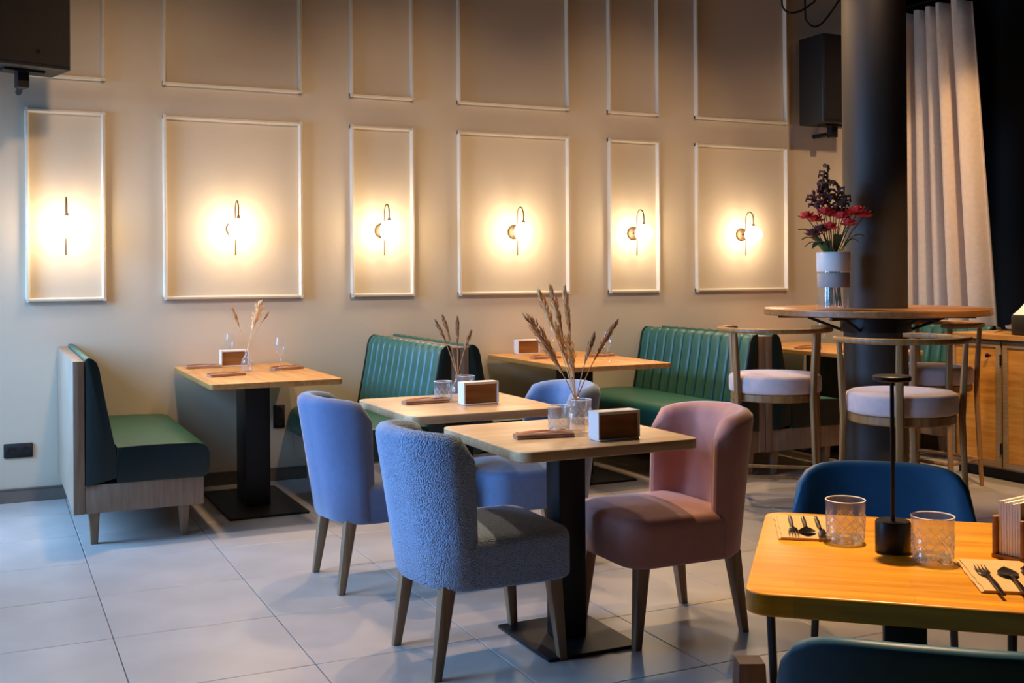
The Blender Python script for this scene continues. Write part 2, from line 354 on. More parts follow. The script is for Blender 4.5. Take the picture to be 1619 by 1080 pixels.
# ------------------------------------------------------------------ benches
BL = 1.34; NCH = 12; CW = BL/NCH
def bench():
    r = empty('booth_bench')
    slab(.028, BL/2, .16, .925, .006, .004, 2, 2, .028, 0).build('back_board', 'taupe_laminate', r)
    # channels of the back: front profile from seat up, rolled over the top
    prof = [(.060, .30), (.206, .33), (.206, .44), (.195, .50), (.176, .60), (.157, .70), (.139, .80), (.126, .88), (.113, .915), (.094, .934), (.075, .940), (.060, .934)]
    secs = []; n = 9
    for k in range(n):
        u = k/(n-1)*2-1; y = u*CW/2; d = .024*abs(u)**4
        sec = []
        for q, (x, z) in enumerate(prof):
            xx, zz = x, z
            if 0 < q < len(prof)-1: xx = .06+(x-.06)*(1-d/.14) if x > .1 else x; zz = z-(d*.8 if z > .9 else 0)
            sec.append((xx, y, zz))
        secs.append(sec)
    ch = G().loft(secs).build('back_channel', 'green_leather', None, 60)
    for i in range(NCH):
        c = ch if i == 0 else ch.copy()
        if i: COL.objects.link(c)
        c.parent = r; c.location = (0, -BL/2+CW*(i+.5), 0)
    for s in (-1, 1):   # plain end panel of the upholstery, in the shade-darkened leather
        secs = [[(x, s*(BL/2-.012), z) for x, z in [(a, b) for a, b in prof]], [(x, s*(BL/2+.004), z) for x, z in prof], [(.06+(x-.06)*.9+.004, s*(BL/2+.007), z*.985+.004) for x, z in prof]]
        G().loft(secs).build('back_end_panel', 'green_leather_shaded', r, 40)
    # seat cushion, front edge rolled; separate end bands in the leather darkened for shade
    g = G(); secs = []
    sp = [(.208, .305), (.64, .305), (.662, .32), (.668, .36), (.668, .42), (.660, .452), (.640, .472), (.60, .483), (.45, .489), (.30, .489), (.208, .486)]
    for y, k in ((-BL/2, .985), (-BL/2+.006, .997), (-BL/2+.02, 1), (0, 1), (BL/2-.02, 1), (BL/2-.006, .997), (BL/2, .985)):
        secs.append([(.208+(x-.208)*k, y, .305+(z-.305)*k) for x, z in sp])
    g.loft(secs).build('seat_cushion', 'green_leather', r, 50)
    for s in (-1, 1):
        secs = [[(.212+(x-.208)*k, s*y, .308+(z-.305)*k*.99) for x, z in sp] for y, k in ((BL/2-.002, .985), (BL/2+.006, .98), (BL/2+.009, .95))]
        G().loft(secs).build('seat_end_shade_panel', 'green_leather_shaded', r, 40)
    slab(.29, BL/2-.004, .16, .304, .004, .003, 2, 2, .346, 0).build('base_box', 'taupe_laminate', r)
    for x in (.10, .54):
        for y in (-BL/2+.05, BL/2-.05): taper_leg((x, y, .16), (x, y, 0), .027, .018).build('leg', 'leg_wood', r)
    return r
BY = 5.93+BL/2
b0 = bench(); B = []
for k, (x, rz, lab) in enumerate(((.372, 0, 'green channelled booth bench at the far left, its taupe back board towards the window'),
                  (2.452, PI, 'green channelled booth bench on the right of the first wall table'),
                  (2.454, 0, 'green booth bench on the left of the middle wall table, its back hidden'),
                  (4.629, PI, 'green channelled booth bench on the right of the middle wall table'),
                  (4.631, 0, 'green booth bench facing right behind the left bar stool'),
                  (6.80, PI, 'green booth bench glimpsed behind the pillar below the curtain'))):
    o = b0 if k == 0 else copy_tree(b0)
    place(o, (x, BY, 0), rz); tag(o, lab, 'bench', 'green booth benches along the wall'); B.append(o)

# ------------------------------------------------------------------ tables
def table(name, hx, hy, z, th, r, wood_name, col, plate, label, loc, rz=0, group=None):
    o = empty(name, loc, rz); tag(o, label, 'table', group)
    slab(hx, hy, z-th, z, r, .005, 3, 6).build('table_top', wood_name, o)
    slab(col[0]*1.6, col[1]*1.6, z-th-.012, z-th-.0005, .01, .002, 1, 2).build('mounting_plate', 'black_metal', o)
    slab(col[0], col[1], plate[2], z-th-.012, .006, .002, 1, 2).build('column', 'black_metal', o)
    slab(plate[0], plate[1], 0, plate[2], .008, .003, 1, 3).build('base_plate', 'black_metal', o)
    return o
ZW = .775
for lab, x in (('long beech wall table between the two leftmost benches', 1.41), ('long beech wall table in the middle, between two benches', 3.57), ('long beech wall table at the right, behind the bar stools', 5.72)):
    table('dining_table', .36, .64, ZW, .032, .02, 'beech', (.072, .13), (.225, .43, .014), lab, (x, 6.615, 0), 0, 'wall tables between the benches')
ZT_ = .76
T6 = (1.93, 3.65); T5 = (1.93, 4.70)
table('dining_table', .355, .36, ZT_, .036, .045, 'beech_x', (.055, .055), (.185, .215, .012), 'square light wood table between the bouclé chair and the pink chair', (T6[0], T6[1], 0), 0, 'square tables in mid room')
table('dining_table', .36, .37, ZT_, .036, .045, 'beech_x', (.055, .055), (.185, .215, .012), 'square light wood table next to the smooth blue-grey chair', (T5[0], T5[1], 0), 0, 'square tables in mid room')
e1 = Vector((.752, -.659, 0)); e2 = Vector((.659, .752, 0)); A7 = math.atan2(e1.y, e1.x)
C7 = Vector((1.255, 1.675, 0))+e1*.30+e2*.36
table('dining_table', .30, .36, ZT_, .043, .045, 'oak_table', (.042, .042), (.2, .2, .012), 'honey coloured oak table in the right foreground', tuple(C7), A7)

# ------------------------------------------------------------------ upholstered chairs
def sweep_back(path, thick, z0, ztop, lean, endr=.03, g=None, flare=0):
    """upright padded shell swept along a plan path [(x,y)], rounded on top, bottom and both ends"""
    g = g or G(); n = len(path); secs = []
    P = [Vector((x, y, 0)) for x, y in path]
    L = [0]
    for i in range(1, n): L.append(L[-1]+(P[i]-P[i-1]).length)
    tot = L[-1]; xmax = max(p.x for p in P); xmin = min(p.x for p in P)
    for i in range(n):
        t = (P[min(i+1, n-1)]-P[max(i-1, 0)]).normalized(); nr = Vector((t.y, -t.x, 0))
        s = L[i]/tot; de = min(L[i], tot-L[i]); k = 1.0
        if de < endr: k = math.sqrt(max(0, 1-((endr-de)/endr)**2)); k = max(k, .12)
        zt = ztop(s); h = thick/2*k; rt = thick*.5
        zb = z0+(1-k)*.03; zt -= (1-k)*.05
        ring = []
        prof = [(-1, 0, 0), (-1, .35, 0), (-1, .7, 0)]
        for q in range(0, 7): a = PI*q/6; prof.append((-math.cos(a), 1, math.sin(a)))
        prof += [(1, .7, 0), (1, .35, 0), (1, 0, 0)]
        for q in range(1, 4): a = PI*q/4; prof.append((math.cos(a), 0, -math.sin(a)*.5))
        for sx, fz, ro in prof:
            z = (zb+.02)+(zt-rt-zb-.02)*fz+ro*(rt*k if fz == 1 else .02)
            p = P[i]+nr*(h*sx); w_ = 1-flare+flare*(xmax-P[i].x)/(xmax-xmin); p.x += -lean*(z-z0)*w_; p.z = z; ring.append(p)
        secs.append(ring)
    return g.loft(secs)
def arc_path(xb, hw, xf, rc, n=7, m=5):
    """U path: from the front of one side, round the corner, along the back, to the other side"""
    pts = [(xf-(xf-(xb+rc))*k/m, -hw) for k in range(m)]
    for k in range(n+1): a = PI/2*k/n; pts.append((xb+rc-rc*math.sin(a), -hw+rc-rc*math.cos(a)))
    for k in range(1, 8): pts.append((xb-.012*math.sin(PI*k/8), -(hw-rc)+2*(hw-rc)*k/8))
    pts += [(x, -y) for x, y in reversed(pts[:m+n+1])]
    return pts
def lounge_chair(fabric, leg='leg_wood'):
    r = empty('upholstered_chair')
    seat = slab(.245, .250, .292, .466, .095, .042, 5, 7, .035, 0, dome=.022, eb=.014); seat.build('seat', fabric, r, 60)
    path = arc_path(-.218, .215, -.085, .13)
    sweep_back(path, .088, .285, lambda s: .835-.03*abs(2*s-1)**5-.012*abs(2*s-1), .17, .045, flare=.8).build('backrest', fabric, r, 60)
    for x, y, dx, dy in ((.205, .19, .03, .012), (.205, -.19, .03, -.012), (-.19, .19, -.045, .012), (-.19, -.19, -.045, -.012)):
        taper_leg((x, y, .31), (x+dx, y+dy, 0), .027, .015).build('leg', leg, r)
    return r
CH = 'upholstered chairs at the square tables'
for fab, x, y, rz, lab in (('boucle_blue', 1.57, 3.65, 0, 'pale blue bouclé chair in front, its textured back to the window'),
                           ('smooth_blue', 1.57, 4.755, 0, 'smooth blue-grey velvet chair seen from behind, left of the farther square table'),
                           ('pink_velvet', 2.325, 3.62, PI, 'dusty pink velvet chair facing left'),
                           ('pale_blue', 2.27, 4.70, PI, 'pale blue chair facing left behind the front square table')):
    tag(place(lounge_chair(fab), (x, y, 0), rz), lab, 'chair', CH)

# ------------------------------------------------------------------ navy shell chairs at the foreground table
def shell_chair():
    r = empty('shell_chair')
    slab(.20, .245, .415, .470, .12, .022, 4, 7, -.005, 0, dome=.012).build('seat', 'navy_shell', r, 60)
    pts = []
    for k in range(25): a = (k/24*2-1); pts.append((-.245+.075*abs(a)**2.6, a*.262))
    sweep_back(pts, .036, .43, lambda s: .765-.085*abs(2*s-1)**7-.01*abs(2*s-1)**2, .16, .05).build('backrest', 'navy_shell', r, 60)
    # welt seam round the upper edge of the back
    for s in (-1, 1): G().tube([(-.14, s*.15, .42), (-.20, s*.15, .425), (-.236, s*.15, .45), (-.262, s*.15, .56)], .011).build('back_support', 'black_metal', r)
    for x, y, fx, fy in ((.13, .31, .27, .285), (.13, -.31, .27, -.285), (-.14, .19, -.24, .21), (-.14, -.19, -.24, -.21)):
        G().tube([(x*.7, y*.6, .418), (x, y*.97, .414), (x*1.03, y, .40), (fx, fy, 0)], [.012, .012, .012, .010]).build('leg', 'black_metal', r)
    return r
sc = shell_chair()
p = C7+e2*.86; tag(place(sc, tuple(p), math.atan2(-e2.y, -e2.x)), 'navy blue shell chair on the far side of the foreground table', 'chair', 'navy shell chairs at the foreground table')
s2 = copy_tree(sc); p = C7-e2*.30+e1*.02; tag(place(s2, tuple(p), math.atan2(e2.y, e2.x)), 'navy blue shell chair cut off by the lower right corner', 'chair', 'navy shell chairs at the foreground table')

# ------------------------------------------------------------------ pillar and round bar table
PC = Vector((4.93, 5.24, 0)); PR = .19; ZBAR = 1.125
pl = G().lathe([(PR+.02, 0), (PR+.02, .06), (PR, .065), (PR, CEIL)], tuple(PC), 48).build('pillar', 'pillar_paint')
struct(pl, 'dark grey round pillar rising through the bar table', 'pillar')
bt = empty('bar_table', tuple(PC)); tag(bt, 'round wooden bar table built around the dark pillar', 'table')
R = .67; secs = []
for ro, ri, z in ((R-.006, PR+.012, ZBAR-.04), (R, PR+.008, ZBAR-.035), (R, PR+.008, ZBAR-.005), (R-.006, PR+.012, ZBAR)): secs.append((ro, ri, z))
g = G(); n = 64
ring = [(ro, z) for ro, ri, z in secs]+[(ri, z) for ro, ri, z in reversed(secs)]
vs = []; fs = []; m_ = len(ring)
for j in range(n):
    for rr, z in ring: vs.append((rr*math.cos(2*PI*j/n), rr*math.sin(2*PI*j/n), z))
for j in range(n):
    for k in range(m_): a, b = j*m_+k, j*m_+(k+1) % m_; c, d = ((j+1) % n)*m_+(k+1) % m_, ((j+1) % n)*m_+k; fs.append((a, b, c, d))
G().add(vs, fs).build('table_top', 'bar_wood', bt)
G().lathe([(PR+.004, .98), (PR+.02, .98), (PR+.02, 1.083), (PR+.004, 1.083)], (0, 0, 0), 40, False).build('collar', 'black_metal', bt)
for k in range(6):
    a = 2*PI*k/6+.38; c, s = math.cos(a), math.sin(a)
    G().tube([(c*(PR+.015), s*(PR+.015), 1.071), (c*.58, s*.58, 1.071)], .010).tube([(c*(PR+.015), s*(PR+.015), .99), (c*.40, s*.40, 1.066)], .009).build('bracket', 'black_metal', bt)

# ------------------------------------------------------------------ bar stools
def bar_stool():
    r = empty('bar_stool')
    G().lathe([(.01, .645), (.250, .645), (.264, .650), (.268, .662), (.268, .728), (.262, .742), (.245, .751), (.12, .757), (.01, .758)], n=36).build('seat_cushion', 'stool_fabric', r, 60)
    G().lathe([(.20, .600), (.252, .600), (.258, .606), (.258, .640), (.252, .6445), (.20, .6445)], n=36).build('seat_ring', 'stool_wood', r)
    # posts: two front legs stop at the rail ends, all four run up to the rail
    A = [math.radians(q) for q in (58, 132, 228, 302)]
    for a in A:
        c, s = math.cos(a), math.sin(a)
        g = G(); secs = []
        for z, rad, h in ((0, .312, .014), (.30, .296, .017), (.62, .284, .019), (.80, .292, .019), (1.0, .304, .015)):
            secs.append([(c*rad-s*dy+c*dx, s*rad+c*dy+s*dx, z) for dx, dy in rrect(h*.8, h, h*.45, 3)])
        g.loft(secs).build('leg', 'stool_wood', r)
    for z, rad in ((.17, .300),):
        for q in range(4):
            a, b = A[q], A[(q+1) % 4]
            G().tube([(rad*math.cos(a), rad*math.sin(a), z), (rad*math.cos(b), rad*math.sin(b), z)], .010).build('stretcher', 'stool_wood', r)
    # curved top rail open at the front (+x)
    secs = []; n = 30
    for k in range(n+1):
        a = math.radians(48)+math.radians(264)*k/n; c, s = math.cos(a), math.sin(a)
        w_ = .024; h_ = .014; f = 1 if 0 < k < n else .7
        secs.append([((.310+dx*f)*c, (.310+dx*f)*s, 1.012+dz*f) for dx, dz in rrect(w_, h_, .009, 3)])
    G().loft(secs).build('top_rail', 'stool_wood', r, 60)
    return r
bs = bar_stool()
for k, (px, py, face, lab) in enumerate(((1225, 590, 52, 'bar stool with pale pink seat left of the pillar, behind the pink chair'),
                                (1425, 618, 92, 'bar stool with pale pink seat nearest the camera, in front of the pillar'),
                                (1468, 578, 190, 'bar stool half hidden behind the pillar, near the cabinet'))):
    o = bs if k == 0 else copy_tree(bs)
    p = at_z(px, py, .75); p.z = 0
    tag(place(o, tuple(p), math.radians(face)), lab, 'stool', 'bar stools round the pillar table')

# ------------------------------------------------------------------ curtain
g = G(); XC = 6.98; NU, NV = 90, 24; vs = []; fs = []
for side in (0, 1):
    for i in range(NU+1):
        for j in range(NV+1):
            u = i/NU; v = j/NV; z = .02+v*3.47
            yt = 7.04-.64*u; yb = 7.03-.92*u; y = yb+(yt-yb)*v
            ph = 2*PI*4.8*u+.5*math.sin(3*u)+.35*(1-v)
            amp = .105*(.75+.25*(1-v))*(1+.3*math.sin(9*u+2))
            x = XC-amp*math.sin(ph)-.014*math.sin(2*ph+1)+side*.006
            z2 = z+(.012*math.sin(ph) if j == NV else 0)
            vs.append((x, y+.012*math.cos(ph), z2))
n1 = (NU+1)*(NV+1)
for side in (0, 1):
    for i in range(NU):
        for j in range(NV):
            a = side*n1+i*(NV+1)+j; fs.append((a, a+1, a+NV+2, a+NV+1))
for i in range(NU):
    for j in (0, NV): a = i*(NV+1)+j; b = a+NV+1; fs.append((a, b, b+n1, a+n1))
for j in range(NV):
    for i in (0, NU): a = i*(NV+1)+j; fs.append((a, a+1, a+1+n1, a+n1))
cu = empty('curtain', (0, 0, 0)); tag(cu, 'beige pleated curtain hanging to the right of the pillar', 'curtain')
G().add(vs, fs).build('drape', 'curtain_cloth', cu, 80)
G().tube([(XC, 5.6, 3.56), (XC, 7.26, 3.56)], .012).build('curtain_rail', 'black_metal', cu)
for k in range(7): y = 7.02-.6*k/6; G().tube([(XC, y, 3.548), (XC, y, 3.49)], .004, 6).build('hook', 'black_metal', cu)

# ------------------------------------------------------------------ cabinet with doors
CX = 5.85; CT = .935
cb = empty('sideboard', (CX, 4.2, 0)); tag(cb, 'honey wood sideboard with framed doors at the right edge', 'cabinet')
def lb(x0, y0, z0, x1, y1, z1): return G().box((x0, y0-4.2, z0), (x1, y1-4.2, z1))
lb(.03, 2.9, .07, .52, 5.53, CT-.03).build('body', 'cabinet_frame', cb, 0)
lb(.06, 2.92, 0, .5, 5.51, .0695).build('plinth', 'black_metal', cb, 0)
lb(-.012, 2.88, CT-.0295, .53, 5.55, CT).build('worktop', 'beech', cb, 0)
ya = 5.525
k = 0
while ya > 3.0:
    wd = .405; yb = ya-wd
    z0, z1 = .085, CT-.045; fr = .035
    d = empty('door'); d.parent = cb
    g = lb(.008, yb, z0, .0295, yb+fr, z1); g.box((.008, ya-fr-4.2, z0), (.0295, ya-4.2, z1)); g.box((.008, yb+fr-4.2, z0), (.0295, ya-fr-4.2, z0+fr)); g.box((.008, yb+fr-4.2, z1-fr), (.0295, ya-fr-4.2, z1))
    g.build('door_frame', 'cabinet_frame', d, 0)
    lb(.016, yb+fr+.001, z0+fr+.001, .0295, ya-fr-.001, z1-fr-.001).build('door_panel', 'cabinet_wood', d, 0)
    kn = G(); secs = []
    for rad, x in ((.006, .016), (.006, -.004), (.014, -.008), (.014, -.018), (.009, -.022)): secs.append([(x, (yb+fr+.05-4.2)+rad*math.cos(2*PI*q/16), z1-fr-.055+rad*math.sin(2*PI*q/16)) for q in range(16)])
    kn.loft(secs).build('knob', 'steel_dark', d)
    for zz in (.17, .74): G().tube([(.004, yb-.006-4.2, zz), (.004, yb-.006-4.2, zz+.07)], .006).build('hinge', 'steel_dark', d)
    ya = yb-.018; k += 1

# ------------------------------------------------------------------ loudspeakers
def speaker(name_label, w_, d_, h_, loc, rz, br):
    r = empty('loudspeaker', loc, rz); tag(r, name_label, 'loudspeaker', 'black loudspeakers high on the wall')
    slab(w_/2, d_/2, 0, h_, .02, .006, 2, 3).build('cabinet_body', 'black_plastic', r)
    G().box((-w_/2+.015, -d_/2-.008, .02), (w_/2-.015, -d_/2-.0002, h_-.02)).build('grille', 'speaker_cloth', r, 0)
    secs = []
    for rad, y in ((.012, -d_/2-.0082), (.012, -d_/2-.011)): secs.append([(rad*math.cos(2*PI*q/14)+w_*.08, y, .085+rad*math.sin(2*PI*q/14)) for q in range(14)])
    G().loft(secs).build('badge', 'steel_dark', r)
    g = G().box((-.11, -.05, -.014), (.11, .05, -.0005)); g.build('mounting_bracket', 'black_metal', r, 0)
    a = Vector((0, 0, -.014)); 
    g = G().box((-.03, -.03, -.10), (.03, .03, -.0145)); g.build('swivel', 'black_metal', r, 0)
    g = G(); q = Vector(br); g.tube([(0, 0, -.07), tuple(q)], .018); g.build('arm', 'black_metal', r)
    return r
speaker('black loudspeaker on the wall above the right end of the panels', .44, .30, .70, (6.19, 7.05, 2.535), 0, (0, .225, -.07))
A = at_y(113, 112, 6.72); ang = math.radians(17)
ca, sa = math.cos(ang), math.sin(ang)
# near right bottom corner of the box stands at A
ctr = A+Vector((-.22*ca-(-.15)*(-sa)*-1*0, -.22*sa, 0))+Vector((-sa*.15, ca*.15, 0))
speaker('black loudspeaker in the top left corner', .44, .30, .70, (ctr.x, ctr.y, A.z), ang, (.1, .36, -.07))

# dangling cables near the top right
for k, (pts, lab) in enumerate((([(1236, -6), (1238, 12), (1248, 20), (1264, 18), (1280, 8), (1290, -6)], 'black cable sagging left above the right loudspeaker'),
                      ([(1273, 20), (1276, 34), (1286, 42), (1298, 38), (1312, 22), (1324, 4), (1328, -8)], 'black cable looping lower beside the pillar'))):
    P = [at_y(x, y, 7.1) for x, y in pts]
    if k == 0: P = [P[0]+Vector((0, 0, CEIL-P[0].z))]+P+[P[-1]+Vector((0, 0, CEIL-P[-1].z))]
    else: P = [P[0]+Vector((.0, 0, CEIL-P[0].z))]+P+[P[-1]+Vector((0, 0, CEIL-P[-1].z))]
    Q = []
    for i in range(len(P)-1):
        p0, p1, p2, p3 = P[max(i-1, 0)], P[i], P[i+1], P[min(i+2, len(P)-1)]
        for t in range(5):
            t /= 5; Q.append(.5*((2*p1)+(p2-p0)*t+(2*p0-5*p1+4*p2-p3)*t*t+(3*p1-p0-3*p2+p3)*t**3))
    Q.append(P[-1]); tag(G().tube(Q, .008).build('cable', 'black_plastic'), lab, 'cable', 'cables under the ceiling')

for k, (x, y) in enumerate(DOWN_FILL):
    r = empty('fill_downlight', (x, y, CEIL)); tag(r, 'round white downlight added as fill, %s of the row' % ('leftmost', 'second', 'third', 'rightmost')[k], 'downlight', 'added fill downlights above the dining room')
    G().lathe([(.11, -.0005), (.13, -.0005), (.13, -.02), (.11, -.02)], n=24, cap=False).build('trim_ring', 'napkin_white', r)

# ceiling spots (the lamps that light the tables, then the added curtain and wall fills)
LAMP_POS += [((x, y, z), (x, WALL_Y, 1.75)) for x, y, z in WALL_FILL]
spots_lab = ['front square table', 'farther square table', 'first wall table', 'middle wall table', 'right wall table', 'foreground oak table', 'bar table', 'sideboard', 'beige curtain, added to brighten it', 'left end of the panelled wall as added fill', 'panelled wall left of its middle as added fill', 'panelled wall right of its middle as added fill', 'right end of the panelled wall as added fill']
for (loc, tg), lab in zip(LAMP_POS, spots_lab):
    r = empty('ceiling_spot', loc); tag(r, 'black ceiling spotlight aimed at the %s' % lab, 'spotlight', 'ceiling spotlights')
    d = (Vector(tg)-Vector(loc)).normalized(); q = d.to_track_quat('-Z', 'Y')
    g = G(); prof = [(.05, .02), (.05, .16), (.03, .165)]
    def tr(p): return q @ Vector(p)
    secs = [[tr((rad*math.cos(2*PI*k/20), rad*math.sin(2*PI*k/20), z)) for k in range(20)] for rad, z in ((.052, -.02), (.054, -.02), (.054, .14), (.03, .15))]
    g.loft(secs, False).build('lamp_housing', 'black_metal', r)
    G().tube([tr((0, 0, .15)), (0, 0, CEIL-loc[2])], .009).build('lamp_stem', 'black_metal', r)

# ------------------------------------------------------------------ tableware
def tumbler(R=.043, H=.092):
    r = empty('cut_glass_tumbler'); n = 40; secs = []
    def ringp(rad, z, k=0): return [((rad+(k if (j % 2 == 0) else -k))*math.cos(2*PI*j/n), (rad+(k if (j % 2 == 0) else -k))*math.sin(2*PI*j/n), z) for j in range(n)]
    def cut(rad, z, i):
        out = []
        for j in range(n):
            a = 2*PI*j/n; k = .0016*(1 if ((j//2+i) % 2 == 0) else -1); out.append(((rad+k)*math.cos(a), (rad+k)*math.sin(a), z))
        return out
    secs.append(ringp(R*.80, 0)); secs.append(ringp(R*.88, .003)); 
    for i in range(8): secs.append(cut(R*(.90+.007*i), .008+i*.0068, i))
    secs += [ringp(R*.965, .066), ringp(R*.99, H-.002), ringp(R*.985, H), ringp(R*.95, H), ringp(R*.94, H-.003), ringp(R*.91, .05), ringp(R*.82, .016), ringp(R*.4, .013)]
    G().loft(secs).build('glass_body', 'tumbler_glass', r, 25)
    G().lathe([(R*.80, .0005), (R*.86, .004), (R*.80, .0125), (R*.3, .0122), (R*.3, .001)], n=24).build('thick_base', 'clear_glass', r, 40)
    g = G()
    for q in range(11):
        for sg in (-1, 1):
            P = []
            for k in range(13):
                t = k/12; z = .008+.052*t; rr = R*(.895+.052*t)+.0012; a = 2*PI*q/11+sg*t*1.25; P.append((rr*math.cos(a), rr*math.sin(a), z))
            g.tube(P, .00075, 5)
    g.build('cut_pattern', 'cut_glint', r, 60)
    secs = [[((R*.968+.0016*math.cos(b))*math.cos(2*PI*j/32), (R*.968+.0016*math.cos(b))*math.sin(2*PI*j/32), H+.0012*math.sin(b)) for b in [PI*q/4 for q in range(8)]] for j in range(33)]
    G().loft(secs, False).build('rim', 'rim_glint', r, 60); return r
tb = tumbler()
TB = [(at_z(1337, 857, ZT_), 'cut glass tumbler left of the black lamp on the oak table', 0), (at_z(1475, 888, ZT_), 'cut glass tumbler right of the black lamp on the oak table', 20),
      ((1.93, 3.70), 'cut glass tumbler by the napkins on the front square table', 5), ((2.10, 3.84), 'cut glass tumbler behind the napkin holder on the front square table', 33),
      ((1.90, 4.80), 'cut glass tumbler by the napkins on the farther square table', 12), ((2.10, 5.0), 'cut glass tumbler behind the napkin holder on the farther square table', 50)]
for k, (p, lab, a) in enumerate(TB):
    o = tb if k == 0 else copy_tree(tb)
    tag(place(o, (p[0], p[1], ZT_+.0005), math.radians(a)), lab, 'glass', 'cut glass tumblers')

def wineglass():
    r = empty('wine_glass')
    G().lathe([(.033, 0), (.033, .002), (.012, .006), (.005, .012), (.0042, .05), (.0042, .085), (.010, .092), (.024, .104), (.031, .125), (.033, .15), (.030, .185), (.028, .20)], n=24, cap=False).build('bowl_and_stem', 'wine_glass', r, 50)
    return r
wg = wineglass()
for k, (p, lab) in enumerate((((1.395, 7.235), 'wine glass behind the napkin holder on the left wall table'), ((1.575, 6.62), 'wine glass on the right side of the left wall table'),
                     ((3.60, 6.22), 'wine glass near the front edge of the middle wall table'), ((3.66, 7.10), 'wine glass at the back of the middle wall table'),
                     ((5.42, 6.30), 'wine glass on the right wall table at the left end of the bar table'), ((5.60, 6.10), 'wine glass on the right wall table next to the pillar'))):
    o = wg if k == 0 else copy_tree(wg)
    tag(place(o, (p[0], p[1], ZW+.0005)), lab, 'glass', 'wine glasses on the wall tables')

def holder(w_=.166, h_=.102, front='holder_wood'):
    r = empty('napkin_holder')
    slab(w_/2, .036, 0, .006, .004, .001, 1, 2).build('base', 'napkin_white', r)
    for s in (-1, 1): G().box((s*w_/2-.003, -.034, .0062), (s*w_/2+.003, .034, h_)).build('side_plate', 'napkin_white', r, 0)
    G().box((-w_/2+.004, -.034, h_-.010), (w_/2-.004, .034, h_)).build('top_band', 'napkin_white', r, 0)
    G().box((-w_/2+.004, -.026, .0062), (w_/2-.004, -.020, h_-.0105)).build('front_panel', front, r, 0)
    G().box((-w_/2+.004, .020, .0062), (w_/2-.004, .026, h_-.0105)).build('back_panel', front, r, 0)
    return r
h0 = holder()
for k, (p, z, rz, lab) in enumerate((((2.005, 3.42), ZT_, 2, 'white framed napkin holder on the front square table'), ((2.00, 4.62), ZT_, 2, 'white framed napkin holder on the farther square table'),
                        ((1.40, 7.12), ZW, 0, 'white framed napkin holder on the left wall table'), ((3.47, 7.14), ZW, 0, 'white framed napkin holder on the middle wall table'))):
    o = h0 if k == 0 else copy_tree(h0)
    tag(place(o, (p[0], p[1], z+.0005), math.radians(rz)), lab, 'napkin holder', 'napkin holders')
# wooden holder with white napkins on the oak table
r = empty('napkin_holder'); p = at_z(1612, 880, ZT_); tag(place(r, (p.x+.02, p.y+.0, ZT_+.0005), A7+.9), 'wooden napkin holder with white napkins at the right edge of the oak table', 'napkin holder')
G().box((-.07, -.035, 0), (.07, .035, .008)).build('base', 'holder_wood', r, 0)
for s in (-1, 1): slab(.07, .005, .0085, .085, .002, .001, 1, 2, 0, s*.030).build('side_panel', 'holder_wood', r)
for k in range(8): G().box((-.062, -.0235+k*.006, .0085), (.062, -.0185+k*.006, .118-.002*(k % 3))).build('napkin', 'napkin_white', r, 0)

def bottle_vase():
    r = empty('bottle_vase')
    G().lathe([(.02, .004), (.030, 0), (.034, .006), (.034, .055), (.030, .075), (.018, .092), (.0125, .102), (.0125, .122), (.016, .126), (.0145, .128), (.0105, .126), (.0105, .102), (.016, .090), (.028, .073), (.032, .055), (.032, .008), (.02, .005)], n=28, cap=False).build('bottle', 'wine_glass', r, 50)
    return r
v0 = bottle_vase(); VA = [((1.965, 3.63), ZT_, 'front square table'), ((1.945, 4.73), ZT_, 'farther square table'), ((1.385, 6.66), ZW, 'left wall table')]
for k, (p, z, lab) in enumerate(VA):
    o = v0 if k == 0 else copy_tree(v0)
    tag(place(o, (p[0], p[1], z+.0005)), 'small clear bottle vase of dried grass on the %s' % lab, 'vase', 'bottle vases of dried grass')
def stalk(base, tip, head, hw, mt, label, seed):
    """dried grass stalk: thin stem from the vase neck, feathery head towards the tip"""
    rnd = random.Random(seed); base = Vector(base); tip = Vector(tip); L = tip-base
    r = empty('dried_grass_stalk', tuple(base)); tag(r, label, 'dried grass', 'dried grass stalks')
    side = L.cross(Vector((0, 0, 1))).normalized() if L.cross(Vector((0, 0, 1))).length > 1e-3 else Vector((1, 0, 0))
    bend = Vector((0, 0, 1))*.02
    def pt(t): return L*t+bend*math.sin(PI*t)
    G().tube([pt(k/10*.99) for k in range(11)], [.0022-.0012*k/10 for k in range(11)], 6).build('stem', mt, r)
    g = G(); n = 64; up = L.normalized(); hw *= 1.35
    for k in range(n):
        t = 1-head*(k/n); c = pt(t); a = rnd.uniform(0, 2*PI); d = (side*math.cos(a)+up.cross(side)*math.sin(a)); wv = hw*math.sin(PI*min(1, (k+3)/(n+2)))**.7
        ln = L.length*head*.16+.008
        b = c+d*wv*rnd.uniform(.4, 1); e = b+up*ln+d*wv*.4; mid = (c+e)/2+d*wv*.3; q = up.cross(d)*.0024
        g.add([c+q, c-q, mid+q*1.8+d*.001, mid-q*1.8+d*.001, mid-d*.0015, e], [(0, 2, 4), (1, 4, 3), (0, 1, 3, 2), (2, 5, 4), (4, 5, 3), (2, 3, 5), (0, 4, 1)])
    g.tube([pt(1-head*.97), pt(1-head*.5), pt(1)], [hw*.25, hw*.42, .001], 6)
    g.build('seed_head', mt, r, 0)
def neck(i): p, z, _ = VA[i]; return Vector((p[0], p[1], z+.118))
def tipd(i, x, y, off=0): b = neck(i); return at_d(x, y, (b).dot(fwd)+off)
